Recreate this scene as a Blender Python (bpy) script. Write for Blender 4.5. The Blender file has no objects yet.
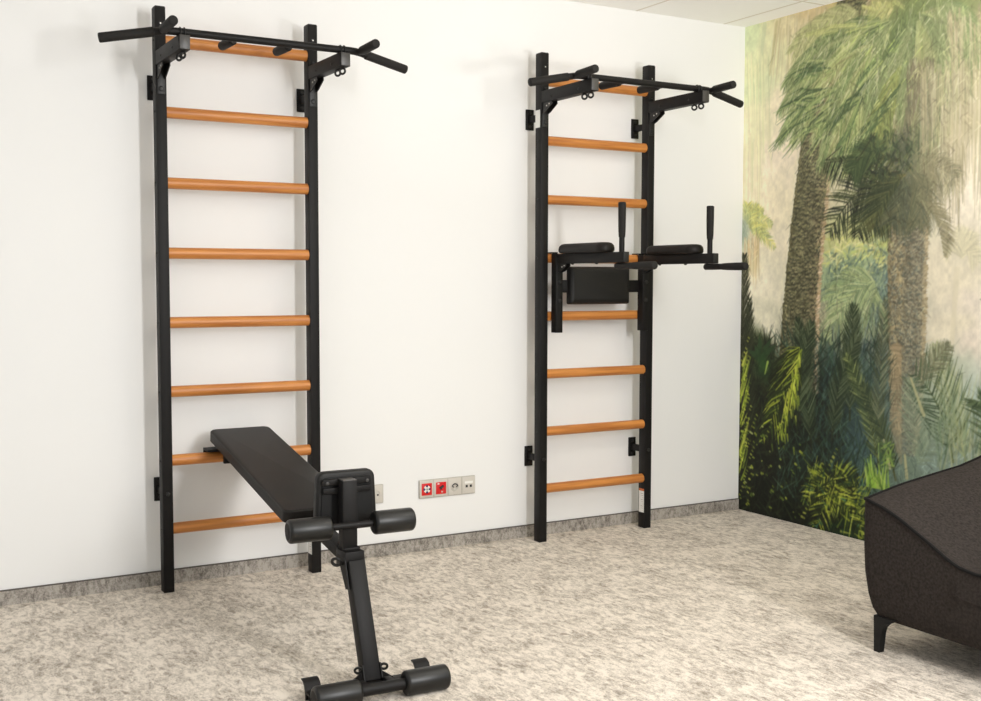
import bpy, bmesh, math, random
import numpy as np
from mathutils import Vector, Matrix

# ------------------------------------------------------------------ camera, world, lights, exposure
scene = bpy.context.scene
R = math.radians
CAM = Vector((-0.1167, -4.8246, 1.2981)); PITCH, YAW, ROLL = R(-3.5347), R(29.9613), R(0.0805)
fw = Vector((math.sin(YAW)*math.cos(PITCH), math.cos(YAW)*math.cos(PITCH), math.sin(PITCH)))
rt = Vector((math.cos(YAW), -math.sin(YAW), 0)); up = rt.cross(fw)
rt2 = math.cos(ROLL)*rt + math.sin(ROLL)*up; up2 = -math.sin(ROLL)*rt + math.cos(ROLL)*up
cam_data = bpy.data.cameras.new('camera'); cam = bpy.data.objects.new('camera', cam_data)
scene.collection.objects.link(cam)
cam_data.sensor_width = 36.0; cam_data.lens = 36.0*1130.25/981.0; cam_data.clip_start = 0.05
M4 = Matrix.Identity(4)
for i in range(3):
    M4[i][0] = rt2[i]; M4[i][1] = up2[i]; M4[i][2] = -fw[i]; M4[i][3] = CAM[i]
cam.matrix_world = M4
scene.camera = cam

world = bpy.data.worlds.new('world'); scene.world = world; world.use_nodes = True
bg = world.node_tree.nodes['Background']
bg.inputs[0].default_value = (0.93, 0.975, 1.0, 1); bg.inputs[1].default_value = 0.78

def area_light(name, loc, target, size, energy, col, size_y=None):
    d = bpy.data.lights.new(name, 'AREA'); d.energy = energy; d.color = col
    d.shape = 'RECTANGLE'; d.size = size; d.size_y = size_y or size
    o = bpy.data.objects.new(name, d); scene.collection.objects.link(o)
    o.location = loc
    o.rotation_euler = (Vector(target)-Vector(loc)).to_track_quat('-Z', 'Y').to_euler()
    return o
area_light('room_lamp', (2.25, -4.9, 1.95), (0.6, 0.0, 1.2), 0.32, 92, (1.0, 0.995, 0.985), 1.4)
area_light('ceiling_fill', (3.1, -2.75, 1.6), (3.25, -2.75, 2.7), 0.6, 58, (1.0, 0.985, 0.96))  # unseen fill light, added and aimed up to brighten the ceiling

vs = scene.view_settings
vs.view_transform = 'Standard'; vs.look = 'None'; vs.exposure = 0.0; vs.gamma = 1.0
vs.use_curve_mapping = False

# ------------------------------------------------------------------ material helpers
def lin(c):
    out = []
    for v in c:
        v = v/255.0
        out.append(v/12.92 if v <= 0.04045 else ((v+0.055)/1.055)**2.4)
    return out
def rgba(c): return (*lin(c), 1.0)
class NT:
    def __init__(self, name):
        self.m = bpy.data.materials.new(name); self.m.use_nodes = True
        self.t = self.m.node_tree; self.b = self.t.nodes['Principled BSDF']
    def n(self, kind, **kw):
        nd = self.t.nodes.new(kind)
        for k, v in kw.items(): setattr(nd, k, v)
        return nd
    def l(self, a, b): self.t.links.new(a, b)
def plain(name, col, rough=0.5, metal=0.0, spec=0.5, bump=0.0, bscale=200.0, var=0.0):
    k = NT(name); b = k.b
    b.inputs['Base Color'].default_value = rgba(col); b.inputs['Roughness'].default_value = rough
    b.inputs['Metallic'].default_value = metal; b.inputs['Specular IOR Level'].default_value = spec
    if bump or var:
        tc = k.n('ShaderNodeTexCoord'); no = k.n('ShaderNodeTexNoise')
        no.inputs['Scale'].default_value = bscale; no.inputs['Detail'].default_value = 4
        k.l(tc.outputs['Object'], no.inputs['Vector'])
        if bump:
            bp = k.n('ShaderNodeBump'); bp.inputs['Strength'].default_value = bump; bp.inputs['Distance'].default_value = 0.002
            k.l(no.outputs['Fac'], bp.inputs['Height']); k.l(bp.outputs['Normal'], b.inputs['Normal'])
        if var:
            rp = k.n('ShaderNodeValToRGB')
            c = lin(col)
            rp.color_ramp.elements[0].position = 0.3; rp.color_ramp.elements[1].position = 0.7
            rp.color_ramp.elements[0].color = (*[v*(1-var) for v in c], 1)
            rp.color_ramp.elements[1].color = (*[min(1, v*(1+var)) for v in c], 1)
            k.l(no.outputs['Fac'], rp.inputs['Fac']); k.l(rp.outputs['Color'], b.inputs['Base Color'])
    return k.m

def carpet_mat(name, dark, light, scale=1.0):
    k = NT(name); b = k.b
    b.inputs['Roughness'].default_value = 0.95; b.inputs['Specular IOR Level'].default_value = 0.1
    tc = k.n('ShaderNodeTexCoord')
    # soft streaks lying along two diagonals
    def streak(rot, sx, sy, sc, det, dist):
        mp = k.n('ShaderNodeMapping'); mp.inputs['Rotation'].default_value = (0, 0, R(rot)); mp.inputs['Scale'].default_value = (sx, sy, 1)
        k.l(tc.outputs['Object'], mp.inputs['Vector'])
        no = k.n('ShaderNodeTexNoise'); no.inputs['Scale'].default_value = sc*scale
        no.inputs['Detail'].default_value = det; no.inputs['Roughness'].default_value = 0.62; no.inputs['Distortion'].default_value = dist
        k.l(mp.outputs['Vector'], no.inputs['Vector']); return no.outputs['Fac']
    a = streak(15, 2.1, 1.0, 17, 4, 0.8)
    c = streak(-40, 1.9, 1.0, 34, 3, 0.6)
    d = streak(10, 1.0, 1.0, 6, 2, 0.0)
    e = streak(0, 1.0, 1.0, 170, 2, 0.0)
    def mix(x, y, f):
        mm = k.n('ShaderNodeMix'); mm.data_type = 'FLOAT'; mm.inputs[0].default_value = f
        k.l(x, mm.inputs[2]); k.l(y, mm.inputs[3]); return mm.outputs[0]
    f = mix(mix(mix(a, c, 0.42), d, 0.22), e, 0.24)
    rp = k.n('ShaderNodeValToRGB'); cr = rp.color_ramp
    cr.elements[0].position = 0.405; cr.elements[0].color = rgba(dark)
    cr.elements[1].position = 0.552; cr.elements[1].color = rgba(light)
    k.l(f, rp.inputs['Fac']); k.l(rp.outputs['Color'], b.inputs['Base Color'])
    bp = k.n('ShaderNodeBump'); bp.inputs['Strength'].default_value = 0.35; bp.inputs['Distance'].default_value = 0.004
    k.l(e, bp.inputs['Height']); k.l(bp.outputs['Normal'], b.inputs['Normal'])
    return k.m

def wood_mat(name, dark, light):
    k = NT(name); b = k.b
    b.inputs['Roughness'].default_value = 0.42
    tc = k.n('ShaderNodeTexCoord'); mp = k.n('ShaderNodeMapping'); mp.inputs['Scale'].default_value = (3, 60, 60)
    oi = k.n('ShaderNodeObjectInfo'); ad = k.n('ShaderNodeVectorMath', operation='ADD')
    sc = k.n('ShaderNodeVectorMath', operation='SCALE'); sc.inputs['Scale'].default_value = 7.0
    k.l(oi.outputs['Location'], sc.inputs[0])
    k.l(tc.outputs['Object'], mp.inputs['Vector']); k.l(mp.outputs['Vector'], ad.inputs[0]); k.l(sc.outputs[0], ad.inputs[1])
    no = k.n('ShaderNodeTexNoise'); no.inputs['Scale'].default_value = 1.0; no.inputs['Detail'].default_value = 5
    k.l(ad.outputs[0], no.inputs['Vector'])
    rp = k.n('ShaderNodeValToRGB'); cr = rp.color_ramp
    cr.elements[0].position = 0.35; cr.elements[0].color = rgba(dark)
    cr.elements[1].position = 0.65; cr.elements[1].color = rgba(light)
    k.l(no.outputs['Fac'], rp.inputs['Fac']); k.l(rp.outputs['Color'], b.inputs['Base Color'])
    return k.m

MAT = dict(
    wall=plain('wall_paint', (237, 236, 234), 0.85, spec=0.2, bump=0.05, bscale=400),
    metal=plain('black_powder_coat', (22, 20, 19), 0.52, spec=0.22, bump=0.08, bscale=900),
    bolt=plain('black_bolt', (26, 25, 23), 0.45, spec=0.4, bump=0.02),
    cap=plain('grey_end_cap', (58, 55, 52), 0.42, spec=0.6, bump=0.02),
    grip=plain('black_foam_grip', (32, 30, 28), 0.7, spec=0.25, bump=0.15, bscale=700),
    pad=plain('black_vinyl', (25, 21, 18), 0.5, spec=0.25, bump=0.12, bscale=600),
    padside=plain('black_vinyl_dark', (25, 23, 21), 0.5, spec=0.3, bump=0.12, bscale=600),
    foam=plain('black_roller_skin', (22, 21, 19), 0.38, spec=0.4, bump=0.06, bscale=300),
    board=plain('black_board', (20, 19, 18), 0.6, spec=0.25, bump=0.1, bscale=400),
    wood=wood_mat('varnished_beech', (172, 104, 46), (208, 138, 68)),
    carpet=carpet_mat('carpet', (148, 138, 126), (226, 216, 203)),
    skirt=carpet_mat('carpet_skirting', (112, 106, 99), (178, 171, 162)),
    skirt_edge=plain('skirting_edge', (92, 86, 80), 0.9, bump=0.1),
    white=plain('white_label', (236, 234, 228), 0.6, bump=0.02),
    orange=plain('orange_label', (206, 108, 52), 0.6, bump=0.02),
    plate=plain('champagne_plate', (206, 200, 190), 0.35, spec=0.5, bump=0.03),
    plate2=plain('champagne_plate_shade', (186, 180, 170), 0.35, spec=0.5, bump=0.03),
    red=plain('red_socket', (214, 30, 32), 0.35, spec=0.5, bump=0.02),
    black=plain('socket_black', (24, 22, 26), 0.5, bump=0.02),
    blue=plain('socket_blue', (30, 34, 92), 0.4, bump=0.02),
    steel=plain('pin_steel', (214, 212, 206), 0.3, metal=0.6, bump=0.02),
    fabric=plain('charcoal_fabric', (49, 44, 41), 0.95, spec=0.12, bump=0.6, bscale=110, var=0.34),
    piping=plain('dark_piping', (17, 15, 15), 0.8, spec=0.2, bump=0.2, bscale=400),
)

# ------------------------------------------------------------------ mesh helpers
C = scene.collection
def obj(name, bm, mat, parent=None, angle=35, mats=None):
    bmesh.ops.recalc_face_normals(bm, faces=bm.faces[:])
    me = bpy.data.meshes.new(name); bm.to_mesh(me); bm.free()
    for p in me.polygons: p.use_smooth = True
    me.set_sharp_from_angle(angle=R(angle))
    me.materials.append(MAT[mat] if isinstance(mat, str) else mat)
    for m in (mats or []): me.materials.append(MAT[m])
    o = bpy.data.objects.new(name, me); C.objects.link(o)
    if parent is not None: o.parent = parent
    return o
def thing(name, label, cat, loc=(0, 0, 0), rz=0.0, group=None):
    o = bpy.data.objects.new(name, None); C.objects.link(o); o.empty_display_size = 0.1
    o.location = loc; o.rotation_euler = (0, 0, rz); o['label'] = label; o['category'] = cat
    if group: o['group'] = group
    return o
def struct(o, label=None, cat=None):
    o['kind'] = 'structure'
    if label: o['label'] = label
    if cat: o['category'] = cat
    return o
def BM(): return bmesh.new()
def frame(z, x=None):
    z = Vector(z).normalized()
    ref = Vector(x) if x is not None else (Vector((0, 0, 1)) if abs(z.z) < 0.9 else Vector((1, 0, 0)))
    xx = (ref - ref.dot(z)*z).normalized(); yy = z.cross(xx)
    return Matrix((xx, yy, z)).transposed()
def box(bm, lo, hi, bev=0.0015, mat=None, seg=2):
    lo = Vector(lo); hi = Vector(hi)
    r = bmesh.ops.create_cube(bm, size=1.0)
    vs_ = r['verts']; c = (lo+hi)/2; s = hi-lo
    for v in vs_: v.co = Vector((v.co.x*s.x, v.co.y*s.y, v.co.z*s.z)) + c
    if bev:
        es = list({e for v in vs_ for e in v.link_edges})
        b = bmesh.ops.bevel(bm, geom=es, offset=bev, segments=seg, affect='EDGES', profile=0.5)
        vs_ = list({v for f in b['faces'] for v in f.verts} | {v for v in vs_ if v.is_valid})
    if mat is not None:
        for v in vs_: v.co = mat @ v.co
    return vs_
def bar(bm, p0, p1, w, h, side=(1, 0, 0), bev=0.002):
    """square tube from p0 to p1; w across `side`, h across the other"""
    p0 = Vector(p0); p1 = Vector(p1); F = frame(p1-p0, side); L = (p1-p0).length
    m = Matrix.Translation((p0+p1)/2) @ F.to_4x4()
    return box(bm, (-w/2, -h/2, -L/2), (w/2, h/2, L/2), bev, m)
def tube(bm, pts, r, seg=20, rnd=0.0, caps=True):
    """round tube along pts; r a number or list; rnd rounds the ends off"""
    pts = [Vector(p) for p in pts]
    rr = list(r) if isinstance(r, (list, tuple)) else [r]*len(pts)
    if rnd:
        d0 = (pts[1]-pts[0]).normalized(); d1 = (pts[-1]-pts[-2]).normalized()
        a, ra, b, rb = pts[0], rr[0], pts[-1], rr[-1]
        st = [(a+d0*rnd*(1-math.cos(t)), ra-rnd+rnd*math.sin(t)) for t in (0, R(30), R(60), R(90))]
        en = [(b-d1*rnd*(1-math.cos(t)), rb-rnd+rnd*math.sin(t)) for t in (R(90), R(60), R(30), 0)]
        pts = [q[0] for q in st]+pts[1:-1]+[q[0] for q in en]
        rr = [q[1] for q in st]+rr[1:-1]+[q[1] for q in en]
    rings = []; X = None
    for i, p in enumerate(pts):
        d = (pts[min(i+1, len(pts)-1)]-pts[max(i-1, 0)])
        if d.length < 1e-9: d = Vector((0, 0, 1))
        F = frame(d, X); X = F.col[0].copy()
        rings.append([bm.verts.new(p+F @ Vector((math.cos(2*math.pi*k/seg)*rr[i], math.sin(2*math.pi*k/seg)*rr[i], 0))) for k in range(seg)])
    for a, b in zip(rings, rings[1:]):
        for k in range(seg): bm.faces.new((a[k], a[(k+1) % seg], b[(k+1) % seg], b[k]))
    if caps: bm.faces.new(rings[0][::-1]); bm.faces.new(rings[-1])
def torus(bm, c, axis, Rr, r, seg=20, sub=8):
    F = frame(axis); rings = []
    for i in range(seg):
        a = 2*math.pi*i/seg
        cc = Vector((math.cos(a), math.sin(a), 0))
        rings.append([bm.verts.new(Vector(c)+F @ (cc*(Rr+r*math.cos(2*math.pi*j/sub))+Vector((0, 0, r*math.sin(2*math.pi*j/sub))))) for j in range(sub)])
    for i in range(seg):
        a, b = rings[i], rings[(i+1) % seg]
        for j in range(sub): bm.faces.new((a[j], a[(j+1) % sub], b[(j+1) % sub], b[j]))
def rrect(w, h, r, n=6):
    pts = []
    for cx, cy, a0 in ((w/2-r, h/2-r, 0), (-w/2+r, h/2-r, 90), (-w/2+r, -h/2+r, 180), (w/2-r, -h/2+r, 270)):
        for i in range(n+1):
            a = R(a0+90*i/n); pts.append((cx+r*math.cos(a), cy+r*math.sin(a)))
    return pts
def slab(bm, w, h, r, t, b, mat, bb=None, taper=0.0):
    """cushion: rounded rectangle w x h, thick t (from 0 up z), edges rounded by b on top and bb below"""
    bb = b if bb is None else bb
    lv = [(bb*(1-math.cos(a)), bb*(1-math.sin(a))) for a in (0, R(30), R(60), R(90))]
    prof = [(z, ins) for z, ins in lv] + [(t-b*(1-math.sin(R(90)-0)) if False else t-b+b*math.sin(a), b*(1-math.cos(a))) for a in (0, R(30), R(60), R(90))]
    rings = []
    for z, ins in prof:
        ring = []
        for x, y in rrect(w-2*ins, h-2*ins, max(r-ins, 0.001)):
            ring.append(bm.verts.new(mat @ Vector((x*(1+taper*(y/h)), y, z))))
        rings.append(ring)
    n = len(rings[0])
    for a, c in zip(rings, rings[1:]):
        for k in range(n): bm.faces.new((a[k], a[(k+1) % n], c[(k+1) % n], c[k]))
    bm.faces.new(rings[0][::-1]); bm.faces.new(rings[-1])
def prism(bm, pts, vec):
    """polygon of 3-D points pushed along vec"""
    a = [bm.verts.new(Vector(p)) for p in pts]; b = [bm.verts.new(Vector(p)+Vector(vec)) for p in pts]
    n = len(a); bm.faces.new(a); bm.faces.new(b[::-1])
    for i in range(n): bm.faces.new((a[i], b[i], b[(i+1) % n], a[(i+1) % n]))
def bolt(bm, c, axis, r=0.009, h=0.006):
    c = Vector(c); a = Vector(axis).normalized()
    tube(bm, [c, c+a*h], r, seg=12, rnd=min(0.003, h*0.45))
    tube(bm, [c+a*h*0.9, c+a*(h+0.0015)], r*0.55, seg=6)

# ------------------------------------------------------------------ room shell
XC, HC = 4.298, 2.706
XL, YN = -1.6, -5.6
bm = BM(); box(bm, (XL, 0.0, -0.05), (XC+0.1, 0.1, HC+0.05), 0); struct(obj('wall_back', bm, 'wall'))
bm = BM(); box(bm, (XC, -4.2, -0.05), (XC+0.1, 0.0, HC+0.05), 0); struct(obj('wall_right', bm, 'wall'))
bm = BM(); box(bm, (XL, YN, -0.1), (XC+0.1, 0.1, 0.0), 0); struct(obj('floor', bm, 'carpet'))
def ceiling_mat():
    k = NT('ceiling_tiles'); b = k.b; b.inputs['Roughness'].default_value = 0.9
    tc = k.n('ShaderNodeTexCoord'); sx = k.n('ShaderNodeSeparateXYZ'); k.l(tc.outputs['Object'], sx.inputs[0])
    def ln(o, off):
        a = k.n('ShaderNodeMath', operation='ADD'); a.inputs[1].default_value = off; k.l(o, a.inputs[0])
        m = k.n('ShaderNodeMath', operation='PINGPONG'); m.inputs[1].default_value = 0.3; k.l(a.outputs[0], m.inputs[0])
        c = k.n('ShaderNodeMath', operation='LESS_THAN'); c.inputs[1].default_value = 0.008; k.l(m.outputs[0], c.inputs[0]); return c.outputs[0]
    g = k.n('ShaderNodeMath', operation='MAXIMUM')
    k.l(ln(sx.outputs[0], -4.14+6.0), g.inputs[0]); k.l(ln(sx.outputs[1], 0.585+6.0), g.inputs[1])
    mx = k.n('ShaderNodeMix'); mx.data_type = 'RGBA'; mx.inputs[6].default_value = rgba((251, 249, 245)); mx.inputs[7].default_value = rgba((226, 219, 208))
    k.l(g.outputs[0], mx.inputs[0]); k.l(mx.outputs[2], b.inputs['Base Color'])
    return k.m
bm = BM(); box(bm, (XL, -4.6, HC), (XC+0.1, 0.1, HC+0.06), 0); struct(obj('ceiling', bm, ceiling_mat()))
# carpet skirting strip along the long wall, with a darker bound top edge
bm = BM(); box(bm, (XL, -0.008, 0.0), (XC-0.004, 0.0, 0.058), 0)
sk = struct(obj('baseboard_back', bm, 'skirt'))
bm = BM(); box(bm, (XL, -0.010, 0.058), (XC-0.004, 0.0, 0.0625), 0.001); struct(obj('trim_1', bm, 'skirt_edge'))

# ------------------------------------------------------------------ printed mural on the right wall
# The print is flat: a sheet on the wall whose pigment is a fine grid of vertex colours.
# Coordinates on the sheet: s = distance from the room corner, z = height (metres).
def build_mural():
    rng = np.random.RandomState(11); rnd = random.Random(5)
    SW, ds = 3.2, 0.0042
    nW, nH = int(SW/ds)+1, int(HC/ds)+1
    S = np.linspace(0, SW, nW); Zc = np.linspace(0, HC, nH); ds_s, ds_z = S[1], Zc[1]
    gS, gZ = np.meshgrid(S, Zc)
    def noise(cs, cz):
        a, b = int(SW/cs)+3, int(HC/cz)+3
        g = rng.rand(b, a)
        x = S/cs; y = Zc/cz; xi = x.astype(int); yi = y.astype(int); fx = x-xi; fy = y-yi
        fx = fx*fx*(3-2*fx); fy = fy*fy*(3-2*fy)
        r0 = g[yi][:, xi]*(1-fx)+g[yi][:, xi+1]*fx; r1 = g[yi+1][:, xi]*(1-fx)+g[yi+1][:, xi+1]*fx
        return r0*(1-fy[:, None])+r1*fy[:, None]
    def put(mask, col):
        nonlocal I
        I += mask[..., None]*(np.array(col, float)-I)
    # soft washes of the jungle behind
    CP = [((-0.010, 2.639), (196,206,164)), ((0.060, 2.354), (205,213,172)), ((0.128, 2.127), (222,216,182)), ((0.268, 2.004), (236,222,198)), ((0.175, 1.741), (234,222,192)), ((0.332, 1.518), (232,222,196)), ((0.187, 1.249), (230,222,198)), ((0.246, 1.031), (224,218,194)), ((0.343, 2.575), (224,213,172)), ((0.420, 2.406), (216,210,166)), ((0.196, 2.495), (214,214,172)), ((0.286, 2.215), (232,220,190)), ((0.700, 2.162), (180,182,130)), ((0.837, 1.899), (228,218,186)), ((0.745, 1.707), (212,204,170)), ((0.783, 1.505), (206,206,140)), ((0.863, 1.403), (172,192,142)), ((0.723, 1.329), (150,168,130)), ((0.930, 1.255), (112,134,128)), ((0.715, 1.100), (180,172,142)), ((0.984, 1.109), (112,124,126)), ((0.798, 0.977), (100,114,94)), ((0.926, 0.958), (106,116,106)), ((0.803, 0.800), (56,76,72)), ((0.933, 0.710), (76,96,90)), ((0.741, 0.641), (42,60,58)), ((0.888, 0.505), (68,92,98)), ((0.678, 0.479), (38,54,50)), ((0.465, 0.560), (38,44,32)), ((0.156, 0.889), (60,70,42)), ((0.122, 0.636), (38,38,24)), ((0.168, 0.360), (36,34,25)), ((0.175, 0.081), (28,30,21)), ((0.473, 0.239), (31,37,25)), ((0.479, 0.025), (26,30,20)), ((0.750, 0.282), (46,72,52)), ((0.823, 0.037), (38,58,38)), ((0.918, 0.358), (84,110,100)), ((0.350, 0.765), (42,48,28)), ((0.603, 0.732), (44,58,48)), ((0.456, 0.933), (60,70,50)), ((1.295, 2.312), (140,134,92)), ((1.478, 2.370), (186,172,136)), ((1.487, 2.105), (218,208,178)), ((1.370, 1.986), (190,182,142)), ((1.495, 1.839), (242,232,210)), ((1.433, 1.665), (244,234,214)), ((1.380, 1.304), (242,232,206)), ((1.515, 1.215), (246,234,216)), ((1.388, 1.052), (242,232,206)), ((1.521, 1.013), (245,232,214)), ((1.367, 0.880), (200,206,182)), ((1.544, 0.803), (188,204,192)), ((1.506, 0.673), (164,180,166)), ((1.402, 0.615), (152,168,142)), ((1.236, 0.596), (130,146,126)), ((1.153, 0.441), (120,140,116)), ((1.307, 0.486), (142,162,152)), ((1.552, 0.542), (152,172,164)), ((0.753, 2.624), (190,174,116)), ((1.234, 2.528), (106,126,68)), ((1.095, 2.416), (88,108,60)), ((0.484, 2.652), (206,186,140))]
    pts = np.array([(p[0][0], p[0][1]) for p in CP]); cols = np.array([p[1] for p in CP], float)
    wsum = np.zeros((nH, nW)); I = np.zeros((nH, nW, 3))
    jS = gS+0.10*(noise(.16, .2)-.5)+.05*(noise(.05, .07)-.5); jZ = gZ+0.12*(noise(.18, .2)-.5)+.06*(noise(.06, .07)-.5)
    for (ps, pz), c in zip(pts, cols):
        d2 = ((jS-ps)/1.35)**2+(jZ-pz)**2
        w = 1/(d2+.0012)**1.9
        wsum += w; I += w[..., None]*c
    I /= wsum[..., None]
    I *= (1+.10*(noise(.02, .03)-.5)+.06*(noise(.008, .010)-.5))[..., None]
    def stroke(p0, p1, w0, w1, col, a=1.0):
        pad = max(w0, w1)+2*ds
        i0 = max(0, int((min(p0[0], p1[0])-pad)/ds_s)); i1 = min(nW, int((max(p0[0], p1[0])+pad)/ds_s)+2)
        j0 = max(0, int((min(p0[1], p1[1])-pad)/ds_z)); j1 = min(nH, int((max(p0[1], p1[1])+pad)/ds_z)+2)
        if i1 <= i0 or j1 <= j0: return
        x = S[i0:i1][None, :]; y = Zc[j0:j1][:, None]
        dx, dy = p1[0]-p0[0], p1[1]-p0[1]; L2 = dx*dx+dy*dy+1e-12
        t = np.clip(((x-p0[0])*dx+(y-p0[1])*dy)/L2, 0, 1)
        d = np.hypot(x-p0[0]-t*dx, y-p0[1]-t*dy)
        m = np.clip((w0+(w1-w0)*t-d)/ds+.5, 0, 1)*a
        I[j0:j1, i0:i1] += m[..., None]*(np.array(col, float)-I[j0:j1, i0:i1])
    def blob(c, rs, rz, col, a):
        put(a*np.exp(-((gS-c[0])/rs)**2-((gZ-c[1])/rz)**2), col)
    def pick(cols):
        a = rnd.choice(cols); k = rnd.uniform(.86, 1.14); return [v*k for v in a]
    def frond(b, c, e, L, n, ang, cols, w=.006, side=0, sag=.25, a=.9, rach=None, taper=True):
        """a palm leaf: stem b-c-e, n leaflets each side of length L set at ang degrees to the stem"""
        w *= .62; n = int(n*1.35)
        P = lambda t: ((1-t)**2*b[0]+2*t*(1-t)*c[0]+t*t*e[0], (1-t)**2*b[1]+2*t*(1-t)*c[1]+t*t*e[1])
        if rach:
            for k in range(14): stroke(P(k/14), P((k+1)/14), .007*(1-k/18), .007*(1-(k+1)/18), rach, a)
        for k in range(n):
            t = .08+.92*(k+rnd.random())/n
            p = P(t); q = P(min(t+.02, 1.02)); dx, dy = q[0]-p[0], q[1]-p[1]; d = math.hypot(dx, dy) or 1
            dx, dy = dx/d, dy/d
            l = L*(math.sin(math.pi*min(1, .18+.8*t))**.6 if taper else 1)*rnd.uniform(.8, 1.1)
            for s in ((1, -1) if side == 0 else (side,)):
                an = R(ang*rnd.uniform(.85, 1.15))*s
                ux, uy = dx*math.cos(an)-dy*math.sin(an), dx*math.sin(an)+dy*math.cos(an)
                m = (p[0]+ux*l*.55, p[1]+uy*l*.55-sag*l*.12)
                f = (p[0]+ux*l*.95, p[1]+uy*l*.95-sag*l*.5)
                col = pick(cols)
                stroke(p, m, w*.8, w, col, a); stroke(m, f, w, w*.15, col, a)
    def trunk(rows, cols, edge, scar_l, scar_d, n, a=1.0, size=.014):
        """rows: (left, right) points from the top down"""
        zz = np.array([r[0][1] for r in rows])[::-1]; lf = np.array([r[0][0] for r in rows])[::-1]; rg = np.array([r[1][0] for r in rows])[::-1]
        Lz = np.interp(Zc, zz, lf); Rz = np.interp(Zc, zz, rg); ok = ((Zc >= zz[0]) & (Zc <= zz[-1])).astype(float)
        rag = .012*(noise(.02, .012)-.5)
        m = np.clip((gS-Lz[:, None]+rag)/ds+.5, 0, 1)*np.clip((Rz[:, None]-gS+rag)/ds+.5, 0, 1)*ok[:, None]*a
        fr = np.clip((gS-Lz[:, None])/np.maximum(Rz-Lz, .01)[:, None], 0, 1)
        xs = np.linspace(0, 1, len(cols)); base = np.stack([np.interp(fr, xs, [c[i] for c in cols]) for i in range(3)], -1)
        base *= (1+.5*(noise(.011, .009)-.5)+.35*(noise(.03, .05)-.5))[..., None]
        I[:] += m[..., None]*(base-I)
        for k in range(n):
            z = rnd.uniform(zz[0], zz[-1]); l = np.interp(z, zz, lf); r = np.interp(z, zz, rg); f = rnd.uniform(.06, .94)
            s = l+(r-l)*f; sz = size*rnd.uniform(.6, 1.2)*(1-.5*abs(2*f-1))
            stroke((s-sz, z-.002), (s, z-.009), .003, .004, pick(scar_d), .6*a); stroke((s, z-.009), (s+sz, z-.002), .004, .003, pick(scar_d), .6*a)
            stroke((s-sz*.6, z+.004), (s+sz*.6, z+.004), .004, .004, pick(scar_l), .6*a)
        for k in range(int(n*.5)):
            z = rnd.uniform(zz[0], zz[-1]); r = np.interp(z, zz, rg); s = r-rnd.uniform(-.004, .016)
            stroke((s-.005, z), (s+.006, z+.004), .004, .003, pick(edge), .8*a)
    CREAM = (236, 224, 200)
    # --- far, pale layer
    for (p, q, wd, col, al) in [((-0.003, 2.692), (-0.022, 2.420), 0.02, (176,192,160), 0.3), ((0.154, 2.690), (0.120, 2.453), 0.016, (176,186,150), 0.45), ((0.245, 2.688), (0.198, 2.414), 0.01, (170,160,112), 0.5), ((0.085, 2.295), (0.072, 1.803), 0.02, (204,206,168), 0.4), ((0.187, 2.228), (0.225, 1.900), 0.012, (224,214,176), 0.5)]:
        stroke(p, q, wd, wd*.6, col, al)
    def hang(c, rs, n, l0, l1, cols, w, a, lean=0):
        for k in range(n):
            s = c[0]+rnd.uniform(-rs, rs); z = c[1]+rnd.uniform(-.05, .05); l = rnd.uniform(l0, l1)
            stroke((s, z), (s+lean*l+rnd.uniform(-.02, .02), z-l), w, w*.4, pick(cols), a)
    hang((0.096, 2.511), .10, 45, .25, .7, [(205,205,160), (214,208,170), (190,198,150)], .004, .35, .05)
    hang((0.066, 2.079), .09, 40, .3, .6, [(214,206,168), (206,204,160), (222,212,180)], .0035, .4, .03)
    hang((0.413, 2.666), .18, 60, .1, .35, [(180,166,124), (196,182,140), (216,204,168)], .005, .4, -.1)
    for e in [(0.161, 1.677), (0.232, 1.603), (0.203, 1.533), (0.122, 1.701), (0.258, 1.477), (0.042, 1.722)]:
        frond((0.037, 1.594), (((0.037, 1.594)[0]+e[0])/2, ((0.037, 1.594)[1]+e[1])/2+.06), e, .07, 26, 40, [(206,200,120), (190,190,110), (160,170,115)], .005, a=.7)
    blob((0.013, 1.573), .05, .11, (120,140,125), .8)
    hang((0.078, 1.526), .06, 40, .1, .28, [(188,166,122), (204,182,138), (172,154,116)], .004, .55, .02)
    blob((0.082, 1.371), .06, .05, (205,190,140), .5)
    for e in [(1.469, 1.520), (1.507, 1.461), (1.365, 1.441), (1.401, 1.509), (1.525, 1.384)]:
        frond((1.442, 1.386), (1.439, 1.485), e, .1, 20, 45, [(226,218,186), (222,216,184)], .007, a=.55)
    stroke((1.417, 1.350), (1.401, 1.007), .015, .012, (232,222,192), .6)
    # --- bright thicket between the trunks
    for k in range(420):
        p = (rnd.uniform((0.639, 1.458)[0], (1.023, 1.449)[0]), rnd.uniform((0.824, 1.204)[1], (0.815, 1.524)[1])); an = rnd.uniform(0, 6.28); l = rnd.uniform(.02, .06)
        up_t = (p[1]-(0.824, 1.204)[1])/((0.815, 1.524)[1]-(0.824, 1.204)[1])
        cc = [(214,212,130), (226,222,160), (186,198,120)] if up_t > rnd.uniform(.3, .9) else [(128,150,122), (106,130,110), (160,176,138), (92,112,102)]
        stroke(p, (p[0]+l*math.cos(an), p[1]+l*math.sin(an)), .006, .003, pick(cc), .75)
    for c_, e in [((0.864, 1.364), (0.715, 1.111)), ((0.903, 1.344), (0.796, 1.027)), ((0.928, 1.324), (0.973, 1.059)), ((0.839, 1.344), (0.645, 1.201)), ((0.758, 1.254), (0.664, 0.996))]:
        frond((0.954, 1.294), c_, e, .20, 46, 32, [(170,184,128), (140,160,112), (190,198,150), (112,134,100)], .006, a=.75, sag=.5)
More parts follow.
